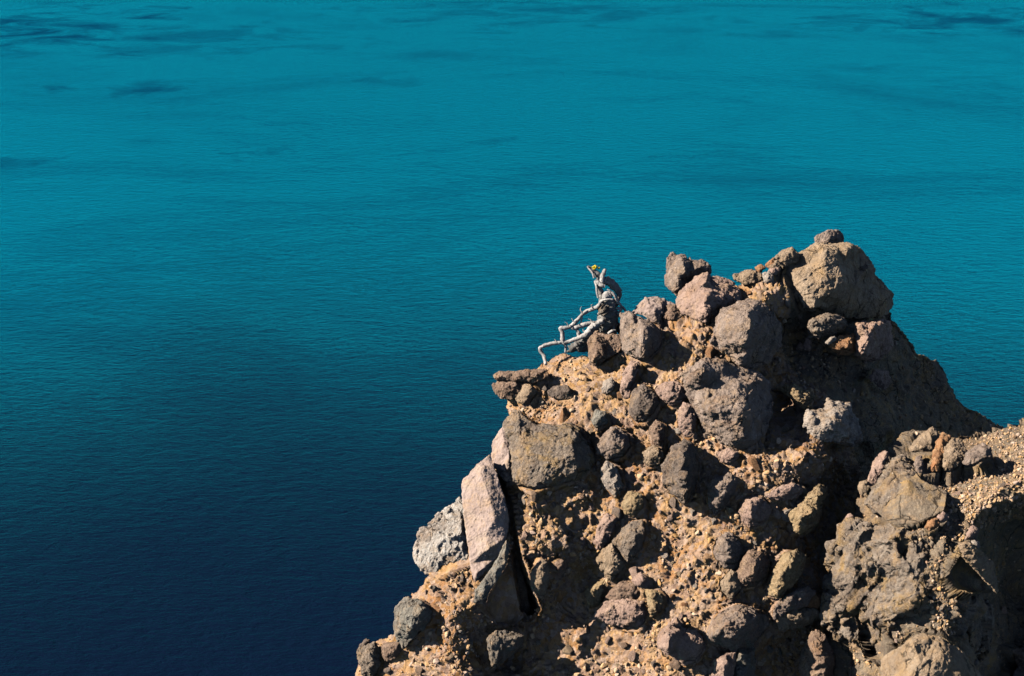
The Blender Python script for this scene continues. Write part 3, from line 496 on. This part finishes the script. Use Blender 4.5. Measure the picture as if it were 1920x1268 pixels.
rk('brown','upright brown and grey pillar at the bottom left of the outcrop','brown-grey pillar',Z7((66,1400),(70,1200),(90,1090),(150,975),(210,960),(255,1010),(300,1130),(292,1400)),.35,C(Z7,(170,1050,.3),(220,1150,.36),(200,1300,.35)),-.3,**O,**B)
rk('tan','thin tilted slab overhanging a triangular black pocket on the outcrop','thin tilted slab',Z7((1155,360),(1230,345),(1320,430),(1395,500),(1425,705),(1385,660),(1300,570),(1190,450)),.3,C(Z7,(1230,400,.2),(1350,520,.22)),-.75,k=1.3,**O)
rk('grey','grey rock cut by the right edge of the frame at the bottom','bottom right corner rock',Z7((1505,1300),(1560,1200),(1522,1090),(1603,1065),(1800,1100),(1800,1400),(1510,1400)),.35,C(Z7,(1600,1130,.35),(1620,1250,.35)),-.5,**O)
rk('orange','small red-brown stone lying on the middle of the outcrop','red-brown outcrop stone',Z7((922,255),(950,205),(1012,195),(1022,240),(960,275)),.45,None,-.2,**O)
rk('pink','small pink stone right beside the red-brown outcrop stone','pink outcrop stone',Z7((1008,185),(1050,145),(1090,180),(1055,218),(1020,212)),.45,None,-.2,**O)
rk('pink','oblong pink stone standing above the thin tilted slab','oblong pink stone',Z7((1203,330),(1215,290),(1250,238),(1292,265),(1275,305),(1238,337)),.5,None,-.3,**O)
rk('pale','small pale stone leaning on the thin tilted slab','pale leaning stone',Z7((1238,345),(1272,333),(1302,370),(1282,408),(1258,390)),.5,None,-.3,**O)
rk('pink','small rosy stone stuck to the shaded left edge of the outcrop','rosy edge stone',Z7((373,195),(400,163),(442,168),(425,212),(390,220)),.5,None,-.25,**O)
rk('teal','dark greenish standing rock at the bottom edge left of the brown-grey pillar','greenish bottom rock',Z6((1000,1400),(1020,1180),(1045,1060),(1090,965),(1135,1000),(1150,1100),(1150,1400)),.4,C(Z6,(1085,1010,.35),(1080,1150,.4),(1080,1300,.4)),-.1,**B)
rk('pink','rosy smooth rock at the bottom edge beside the greenish bottom rock','rosy bottom rock',Z6((875,1400),(880,1260),(905,1165),(970,1130),(1035,1115),(1025,1200),(995,1400)),.3,C(Z6,(960,1180,.3),(940,1280,.3)),-.1,rough=.7)
rk('grey','folded grey-purple rock at the foot of the leaning yellow-green rock','folded grey-purple rock',Z6((1278,845),(1320,780),(1370,745),(1482,688),(1545,720),(1492,812),(1372,852),(1285,902)),.4,C(Z6,(1380,770,.35),(1470,740,.4)),-.1)
rk('tan','flat tan rock below the folded grey-purple rock','flat lower tan rock',Z6((1290,900),(1350,865),(1420,838),(1560,828),(1595,880),(1482,942),(1320,975)),.3,None,-.1)
rk('orange','small triangular orange-brown stone right of the folded grey-purple rock','triangular orange stone',Z6((1485,815),(1528,725),(1595,760),(1602,822),(1535,838)),.4,None,-.1)
def area(p):
    p = np.array(p); x, y = p[:, 0], p[:, 1]; return .5*abs(np.dot(x, np.roll(y, 1))-np.dot(y, np.roll(x, 1)))
DEP = {'A': depthA, 'B': depthB}
rec = {'A': [], 'B': []}
for r in ROCKS:
    if r['short'] == 'huge pitted boulder': continue
    rec[r['body']].append((r['out'], (.04+.06*min(1, area(r['out'])**.5/90))*(1 if r['body'] == 'A' else .4)))
slot = Z5((775,50),(800,120),(850,200),(880,300),(905,430),(940,600),(1000,760),(1040,900),(990,960),(940,900),(900,700),(872,500),(868,400),(850,310),(810,190))
rec['A'].append((slot, 1.15))
rec['B'].append((Z4((1215,520),(1285,500),(1280,600),(1225,620)), .12))
rec['B'].append((Z7((1190,450),(1385,655),(1260,690),(1170,660),(1120,570)), .2))
rec['B'].append((Z7((430,800),(500,740),(620,950),(640,1150),(540,1120)), .18))
pa = at(1760, 900, 14.8); X_SCREE = (X_SCREE[0], float(pa@X_SCREE[0]))
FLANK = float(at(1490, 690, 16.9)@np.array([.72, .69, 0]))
cliff, apx, apy, AV, AN, abd = sheet('cliff', OUT_A, depthA, 1.9, rec['A'], 1)
spur, bxx, byy, BV, BN, bbd = sheet('foreground_cliff', OUT_B, depthB, 1.9, rec['B'], 2, True)
def base_point(x, y):
    for i in range(0): pass
rock_list = []
def build_rock(r, i):
    poly = np.array(r['out'], float); poly = poly.mean(0)+(poly-poly.mean(0))*1.035; A_ = area(poly); size = math.sqrt(A_); dep = DEP[r['body']]
    cx, cy = poly.mean(0); k = K*16.
    rr = random.Random(i*31+5)
    cr = r['crest']
    if not cr:
        cr = []
        for t in range(3):
            a = t*2.1+rr.random(); cr.append((cx+math.cos(a)*size*.17+size*.06, cy+math.sin(a)*size*.17, r['h']*(.85+.3*rr.random())))
    D0 = float(dep(cx, cy)[0]); Do = .55*D0+.45*dep(poly[:, 0], poly[:, 1]); sh = -.015-.035*size*k+r['off']*.5; Do = Do+sh
    n = len(poly); ro = r['rough']
    pts = [(c[0], c[1], c[2]*(r['k'] or (1.5 if r['cat'] == 'boulder' else 1.1))) for c in cr]
    def cdt(pp):
        vin = [Vector(p) for p in poly]+[Vector((c[0], c[1])) for c in pp]
        vs, es, fs, ov, oe, of = geometry.delaunay_2d_cdt(vin, [], [list(range(n))], 1, 1e-4)
        return vs, fs, [o[0] if o else 0 for o in ov]
    tgt = int(min(70, 4+A_/(38/ro**.5)**2))
    for it in range(4):                                 # break the faces up into irregular planes
        vs, fs, src = cdt(pts); hv = [0. if q < n else pts[q-n][2] for q in src]; new = []
        tri = sorted(fs, key=lambda f: -area([vs[q] for q in f]))[:max(1, tgt//4)]
        for f in tri:
            if area([vs[q] for q in f]) < 90: continue
            w_ = np.array([rr.uniform(.2, 1) for _ in range(3)]); w_ /= w_.sum()
            p = sum(np.array(vs[q])*w for q, w in zip(f, w_)); h_ = sum(hv[q]*w for q, w in zip(f, w_))
            new.append((p[0], p[1], h_+rr.uniform(-.07, .11)*ro**.5*(.7 if it else 1)))
        pts += new
    vs, fs, src = cdt(pts)
    px = np.array([v[0] for v in vs]); py = np.array([v[1] for v in vs])
    crD = dep(px, py); D = np.empty(len(vs)); isb = np.array([q < n for q in src])
    for j, s_ in enumerate(src):
        D[j] = Do[s_] if s_ < n else .55*D0+.45*crD[j]+sh-pts[s_-n][2]*size*k
    Vf = at(px, py, D); V = [tuple(v) for v in Vf]; Fc = []
    for f in fs:
        f = list(f); a, b_, c = Vf[f[0]], Vf[f[1]], Vf[f[2]]
        if np.dot(np.cross(b_-a, c-a), F) > 0: f = f[::-1]
        Fc.append(f)
    bj = [int(np.where(np.array(src) == q)[0][0]) for q in range(n) if q in src]; base_i = len(V)
    cxy = poly.mean(0)
    for q in bj:
        V.append(tuple(at(cxy[0]+(px[q]-cxy[0])*.86, cxy[1]+(py[q]-cxy[1])*.86, D[q]+.34*size*k)))
    V.append(tuple(at(cxy[0], cxy[1], float(np.mean(D[bj]))+.5*size*k))); cb = len(V)-1
    cw = sum((poly[q][0]*poly[(q+1) % n][1]-poly[(q+1) % n][0]*poly[q][1]) for q in range(n)) > 0
    m_ = len(bj)
    for q in range(m_):
        q2 = (q+1) % m_; f1_ = [bj[q], bj[q2], base_i+q2, base_i+q]; f2_ = [base_i+q, base_i+q2, cb]
        if not cw: f1_ = f1_[::-1]; f2_ = f2_[::-1]
        Fc.append(f1_); Fc.append(f2_)
    me = mesh('tmp', V, Fc); ob = bpy.data.objects.new('tmp', me); S.collection.objects.link(ob)
    vox = max(.0082, size*k/150); m = ob.modifiers.new('r', 'REMESH'); m.mode = 'VOXEL'; m.voxel_size = vox
    m = ob.modifiers.new('s', 'SMOOTH'); m.factor = .5; m.iterations = 1
    dg = bpy.context.evaluated_depsgraph_get(); dg.update()
    me2 = bpy.data.meshes.new_from_object(ob.evaluated_get(dg)); bpy.data.objects.remove(ob); bpy.data.meshes.remove(me)
    me2.name = r['name']; Vv, N = getv(me2); sz = size*k; q = Vv/sz+i*7.7; ro = r['rough']
    R_ = np.random.RandomState(i+100); cen = Vv.mean(0)
    for t in range(int(5+3*ro)):
        n_ = R_.normal(size=3)*.65-F; n_ /= np.linalg.norm(n_); pr = (Vv-cen)@n_; sup = pr.max()
        c_ = sup-sz*R_.uniform(.02, .09)*ro**.5; ex = np.maximum(0, pr-c_); Vv = Vv-n_*(ex*.95)[:, None]
    for t in range(3):                                   # chipped steps along one bedding direction
        n_ = R_.normal(size=3); n_ /= np.linalg.norm(n_); pr = (Vv-cen)@n_/sz+.25*fbm(q*1.5, 2, t)
        Vv = Vv+N*(min(sz, 1.)*.022*ro*((pr*R_.uniform(2.5, 5)) % 1.0-.5))[:, None]
    me2.vertices.foreach_set('co', np.ascontiguousarray(Vv, np.float32).ravel()); me2.update(); Vv, N = getv(me2)
    d = min(sz, 1.2)*(.010*ridged(q*3.3, 4, 3)+.016*fbm(q*8, 3, 8)+.034*chunks(q*(2.8+1.2*ro)+i, 6, .6, 2.4, 1.2)-.012)*ro
    d += .5*(.5+.5*ro)*(.018*ridged(Vv*8+i, 4, 5)+.030*fbm(Vv*22, 4, 7)+.016*fbm(Vv*46, 2, 17)+.030*chunks(Vv*11+i, 8, .4)-.030*np.clip(.30-worley(Vv*12, 3)[0], 0, 1)*2)
    Vv = Vv+N*d[:, None]
    org = Vv.mean(0); org[2] = Vv[:, 2].min(); setv(me2, Vv-org)
    me2.polygons.foreach_set('use_smooth', np.ones(len(me2.polygons), bool))
    me2.materials.clear(); o = link(r['name'], me2, M[r['mat']], org)
    tag(o, r['label'], r['cat']); rock_list.append((cx, cy, r['short'])); return o
for i, r in enumerate(ROCKS): build_rock(r, i)
# ---------------- loose stones and gravel ----------------
rng = np.random.RandomState(11)
def ico(sub):
    bm = bmesh.new(); bmesh.ops.create_icosphere(bm, subdivisions=sub, radius=1)
    V = np.array([v.co[:] for v in bm.verts]); Fc = np.array([[v.index for v in f.verts] for f in bm.faces]); bm.free(); return V, Fc
def pebble(sub, s):
    V, Fc = ico(sub); r = np.random.RandomState(s)
    for t in range(12):
        n = r.normal(size=3); n /= np.linalg.norm(n); c = r.uniform(.42, .8); d = V@n; V = V-np.maximum(0, d-c)[:, None]*n*.95
    V = V*(1+.06*fbm(V*2.2+s*3, 3, s)[:, None]); V *= np.array([1, r.uniform(.65, 1), r.uniform(.5, .85)]); return V, Fc
def rotm(a, b, c):
    ca, sa, cb, sb, cc, sc = math.cos(a), math.sin(a), math.cos(b), math.sin(b), math.cos(c), math.sin(c)
    return np.array([[ca, -sa, 0], [sa, ca, 0], [0, 0, 1]])@np.array([[cb, 0, sb], [0, 1, 0], [-sb, 0, cb]])@np.array([[1, 0, 0], [0, cc, -sc], [0, sc, cc]])
TPL = [pebble(2, s) for s in range(10)]
for nm, px, py, V, N, bd, rocks, cnt in (('A', apx, apy, AV, AN, abd, rec['A'], 8000), ('B', bxx, byy, BV, BN, bbd, rec['B'], 9000)):
    ok = (py < 1300) & (bd > 2) & (px < 1960) & (px > 640)
    for poly, _ in rocks:
        ii = np.where(ok)[0]; ok[ii[inpoly(px[ii], py[ii], poly)]] = False
    dens = np.clip(.35+fbm(V*1.1, 3, 61)*1.4, .06, 1)
    if nm == 'B':
        g = (px-1700 > (1010-py)*.35) & (py < 1000); dens = np.where(g, 1.6, dens*.35)
    dens = np.where(ok, dens, 0); pr = dens/dens.sum()
    ch = rng.choice(len(px), cnt, p=pr); AVs = []; AFs = []; TN = []; off = 0
    for c in ch:
        tv, tf = TPL[rng.randint(10)]; s = .0075*(1/(rng.rand()*.96+.04))**.62; s = min(s, .05)*(1 if nm == 'A' else .72)
        rm = rotm(*rng.uniform(0, 6.28, 3)); v = (tv*s)@rm.T+V[c]+N[c]*s*rng.uniform(-.2, .35)
        AVs.append(v); AFs.append(tf+off); off += len(v); TN.append(np.full(len(v), rng.rand()))
    me = fastmesh('gravel', np.concatenate(AVs), np.concatenate(AFs)); me.polygons.foreach_set('use_smooth', np.zeros(len(me.polygons), bool))
    at_ = me.attributes.new('tone', 'FLOAT', 'POINT'); at_.data.foreach_set('value', np.concatenate(TN).astype(np.float32))
    o = link('gravel' if nm == 'A' else 'scree', me, M['gravel']); tag(o, kind='stuff', cat='gravel', label='loose gravel and grit scattered over the crumbly cliff face' if nm == 'A' else 'fine scree of small chips on the slope of the right-hand outcrop')
# countable stones
def direction(dx, dy):
    if abs(dx) > 2*abs(dy): return 'right of' if dx > 0 else 'left of'
    if abs(dy) > 2*abs(dx): return 'below' if dy > 0 else 'above'
    return ('below' if dy > 0 else 'above')+(' and right of' if dx > 0 else ' and left of')
BIG = [pebble(4, 40+s) for s in range(7)]
KIND = [('pink', 'pinkish'), ('tan', 'tan'), ('grey', 'grey'), ('brown', 'brown'), ('pale', 'pale'), ('orange', 'rusty')]
BME = {}
def stone_mesh(t, mk):
    if (t, mk) not in BME:
        v, f = BIG[t]; v = v*(1+.05*ridged(v*2.5+t, 3, t)[:, None])+0
        me = fastmesh('stone', v, f); me.materials.append(M[mk]); BME[(t, mk)] = me
    return BME[(t, mk)]
seen = {}; placed = []
for nm, px, py, V, N, bd, rocks, cnt in (('A', apx, apy, AV, AN, abd, rec['A'], 248), ('B', bxx, byy, BV, BN, bbd, rec['B'], 44)):
    ok = (py < 1262) & (bd > 5) & (px < 1912) & (px > 680)
    if nm == 'A': ok &= (depthA(px, py) < 17.6) & ~((px > 1545) & (py > 850))
    for poly, _ in rocks:
        ii = np.where(ok)[0]; ok[ii[inpoly(px[ii], py[ii], poly)]] = False
    cand = np.where(ok)[0]; got = 0; tries = 0
    while got < cnt and tries < 9000:
        tries += 1; c = cand[rng.randint(len(cand))]; s = rng.choice([5, 6, 7, 8, 10, 13, 18])*rng.uniform(.85, 1.15)
        if any((px[c]-a)**2+(py[c]-b)**2 < (s+q)**2*1.1 for a, b, q in placed): continue
        mk, word = KIND[rng.choice(6, p=[.27, .24, .13, .14, .14, .08])]
        me = stone_mesh(int(rng.randint(7)), mk); o = bpy.data.objects.new('stone', me); S.collection.objects.link(o)
        sc = s*K*16; p = V[c]+N[c]*sc*.08; o.location = p; o.rotation_euler = tuple(rng.uniform(0, 6.28, 3)); o.scale = (sc, sc*rng.uniform(.8, 1), sc)
        placed.append((px[c], py[c], s)); got += 1
        best = sorted(rock_list, key=lambda q: (q[0]-px[c])**2+(q[1]-py[c])**2)[0]
        szw = 'tiny' if s < 6 else 'small' if s < 8.5 else 'medium' if s < 14 else 'larger'
        lab = '%s %s stone %s the %s' % (szw, word, direction(px[c]-best[0], py[c]-best[1]), best[2])
        if lab in seen:
            b2 = sorted(rock_list, key=lambda q: (q[0]-px[c])**2+(q[1]-py[c])**2)[1]
            for l2 in ('%s %s stone between the %s and the %s' % (szw, word, best[2], b2[2]), '%s %s stone %s the %s' % (szw, word, direction(px[c]-b2[0], py[c]-b2[1]), b2[2])):
                if l2 not in seen and len(l2.split()) <= 16: lab = l2; break
            else: print('DUP', lab)
        seen[lab] = 1
        tag(o, lab, 'stone', 'loose stones in the crumbly cliff')
# ---------------- dead branch ----------------
def Z8(p): return (1000+p[0]/6.34, 480+p[1]/6.34)
DT = 16.75; KP = K*DT/6.34
def tube(pts, sides=10, seed=0, lump=.12, caps=True):
    P = []; Rr = []
    for p in pts:
        x, y = Z8(p); P.append(at(x, y, DT+(p[3] if len(p) > 3 else 0))); Rr.append(p[2]*KP*.95)
    P = np.array(P); Rr = np.array(Rr); T = np.linspace(0, len(P)-1, (len(P)-1)*7+1); Q = []; W = []
    for t in T:
        i = min(int(t), len(P)-2); f = t-i; p0 = P[max(i-1, 0)]; p1 = P[i]; p2 = P[i+1]; p3 = P[min(i+2, len(P)-1)]
        Q.append(.5*((2*p1)+(-p0+p2)*f+(2*p0-5*p1+4*p2-p3)*f*f+(-p0+3*p1-3*p2+p3)*f**3)); W.append(Rr[i]*(1-f)+Rr[i+1]*f)
    Q = np.array(Q); V = []; Fc = []; up = np.array([.3, .9, .2])
    for i in range(len(Q)):
        d = Q[min(i+1, len(Q)-1)]-Q[max(i-1, 0)]; d /= np.linalg.norm(d)+1e-9
        a = np.cross(d, up); a /= np.linalg.norm(a); b_ = np.cross(d, a)
        for s in range(sides):
            an = 2*math.pi*s/sides; V.append(Q[i]+(a*math.cos(an)+b_*math.sin(an))*W[i])
    for i in range(len(Q)-1):
        for s in range(sides):
            s2 = (s+1) % sides; Fc.append([i*sides+s, i*sides+s2, (i+1)*sides+s2, (i+1)*sides+s])
    Fc.append(list(range(sides))[::-1]); Fc.append([(len(Q)-1)*sides+s for s in range(sides)])
    V = np.array(V); c = np.repeat(Q, sides, 0); k = 1+lump*3.4*fbm(V*28+seed, 3, seed)+lump*ridged(np.c_[V[:, 0]*60, V[:, 1]*60, V[:, 2]*18], 2, seed+3)
    return c+(V-c)*k[:, None], Fc
dead = bpy.data.objects.new('dead_branch', None); S.collection.objects.link(dead)
dorg = at(1140, 620, DT); dead.location = dorg
tag(dead, 'bleached twisted dead shrub clinging to the skyline, with a blackened stump and bare crooked limbs', 'dead shrub')
def limb(name, mat, pts, sides=10, lump=.12, seed=0, parent=None):
    V, Fc = tube(pts, sides, seed, lump); o = link(name, mesh(name, V-dorg, Fc), M[mat], None, dead); return o
st = limb('trunk', 'driftgrey', [(915,960,75,.05),(890,860,95,.05),(885,760,105),(880,660,108),(895,560,98),(905,500,70)], 20, .22, 1)
limb('dead_cap', 'wood', [(845,520,30,-.10),(870,480,55,-.08),(910,465,52,-.06),(945,480,35,-.06)], 14, .08, 2)
limb('knot', 'streaked', [(800,610,35,-.14),(840,650,60,-.14),(870,690,45,-.14)], 16, .4, 3)
limb('branch', 'wood', [(150,1290,20,-.1),(120,1180,20),(78,1110,20),(95,1085,20),(150,1060,21),(280,1035,22),(400,1025,22),(540,975,26,-.03),(640,930,36,-.05),(720,880,38,-.06),(790,800,26,-.1)], 12, .16, 4)
limb('branch', 'wood', [(380,1150,12),(385,1080,15),(350,1010,24),(345,920,24),(332,862,28),(420,850,22),(500,790,26),(545,740,22),(590,690,20),(680,640,26),(770,600,26,-.05),(810,540,16,-.1),(870,518,11,-.15),(950,520,10,-.15)], 12, .14, 5)
limb('twig', 'wood', [(568,805,8),(575,740,12),(580,690,10)], 8, .1, 6)
limb('branch', 'wood', [(438,862,9),(500,855,30),(600,820,30),(700,802,27),(780,790,22)], 12, .12, 7)
limb('branch', 'wood', [(545,965,22),(540,920,24),(510,870,14)], 10, .2, 8)
limb('branch', 'wood', [(630,930,30,-.06),(690,860,36,-.08),(745,820,30,-.1),(790,790,24,-.12),(825,770,18,-.12),(835,790,12,-.12),(800,815,14,-.12)], 12, .35, 9)
limb('branch', 'driftgrey', [(835,560,50,.05),(810,470,40,.05),(790,400,36,.03),(765,340,28)], 14, .15, 10)
limb('branch', 'wood', [(770,500,10,-.03),(755,420,14,-.03),(750,350,14,-.02),(738,300,20)], 8, .12, 11)
limb('branch', 'wood', [(738,292,22,-.04),(780,325,25,-.05),(815,350,24,-.06),(852,362,22,-.06)], 12, .1, 12)
limb('branch', 'driftgrey', [(1000,540,18,.06),(1020,440,36,.06),(960,360,48,.04),(880,300,50,.02),(815,290,36),(770,230,38),(715,185,34),(670,145,20),(645,122,11)], 16, .14, 13)
limb('branch', 'wood', [(720,265,12,-.05),(700,195,10,-.05),(655,145,9,-.03),(645,120,10,-.03)], 8, .1, 14)
limb('branch_stub', 'wood', [(815,320,26,-.04),(820,250,27,-.04),(838,200,25,-.03),(856,160,17,-.02)], 12, .14, 15)
limb('spike', 'bark', [(1000,430,24,.06),(1030,415,14,.06),(1060,408,4,.06)], 8, .05, 16)
limb('twig', 'wood', [(878,398,8,-.1),(905,412,10,-.1),(925,428,9,-.1)], 8, .1, 17)
limb('branch', 'wood', [(930,430,12,-.12),(960,460,16,-.12),(990,520,15,-.1),(1040,590,14,-.05),(1080,630,15),(1112,675,14)], 10, .12, 18)
limb('branch', 'wood', [(990,625,20,-.05),(1035,625,20,-.05),(1030,655,16,-.05),(985,690,12,-.05),(955,760,11,-.05),(955,830,11,-.05),(965,900,12,-.05)], 10, .12, 19)
limb('twig', 'wood', [(1005,690,10,-.02),(1030,720,12,-.02),(1050,740,12)], 8, .1, 20)
limb('root', 'bark', [(930,740,50,.05),(985,800,34,.05),(1020,880,26,.05),(1040,960,26,.05)], 12, .2, 21)
limb('root', 'wood', [(890,930,16,-.12),(930,900,20,-.12),(975,890,14,-.1)], 10, .2, 22)
limb('root', 'bark', [(430,1110,26,.12),(540,1050,38,.12),(640,1010,46,.1),(760,930,52,.08),(860,880,60,.05)], 14, .4, 23)
limb('root', 'bark', [(400,1140,10,.1),(500,1110,30,.12),(640,1090,45,.12),(720,1010,40,.1)], 12, .4, 24)
for tw in ([(590,690,9),(560,640,6),(575,600,3)], [(700,620,8),(690,585,6),(712,575,3)], [(420,850,8),(400,800,5),(372,790,3)], [(280,1035,9),(262,1000,5),(250,990,3)], [(640,930,8),(600,900,6),(590,870,4)],
           [(1112,675,9),(1135,700,6),(1150,730,4)], [(850,300,9),(880,250,5),(905,240,3)], [(700,800,8),(680,760,5),(650,752,3)], [(955,760,7),(930,740,5),(915,700,3)], [(500,790,8),(470,770,5),(455,740,3)]):
    limb('twig', 'wood', [(a, b_, r_, -.04) for a, b_, r_ in tw], 7, .15, int(tw[0][0]))
bm = bmesh.new()
c0 = at(*Z8((728, 138)), DT-.01)
for q in range(46):
    a = rng.normal(size=3)*np.array([20, 11, 10])*KP
    bmesh.ops.create_icosphere(bm, subdivisions=1, radius=11*KP*rng.uniform(.7, 1.3), matrix=__import__('mathutils').Matrix.Translation(Vector(c0+a-dorg)))
me = bpy.data.meshes.new('lichen_tuft'); bm.to_mesh(me); bm.free()
lt = link('lichen_tuft', me, M['yl'], None, dead); lt['label'] = 'bright yellow tuft on the branch tip'
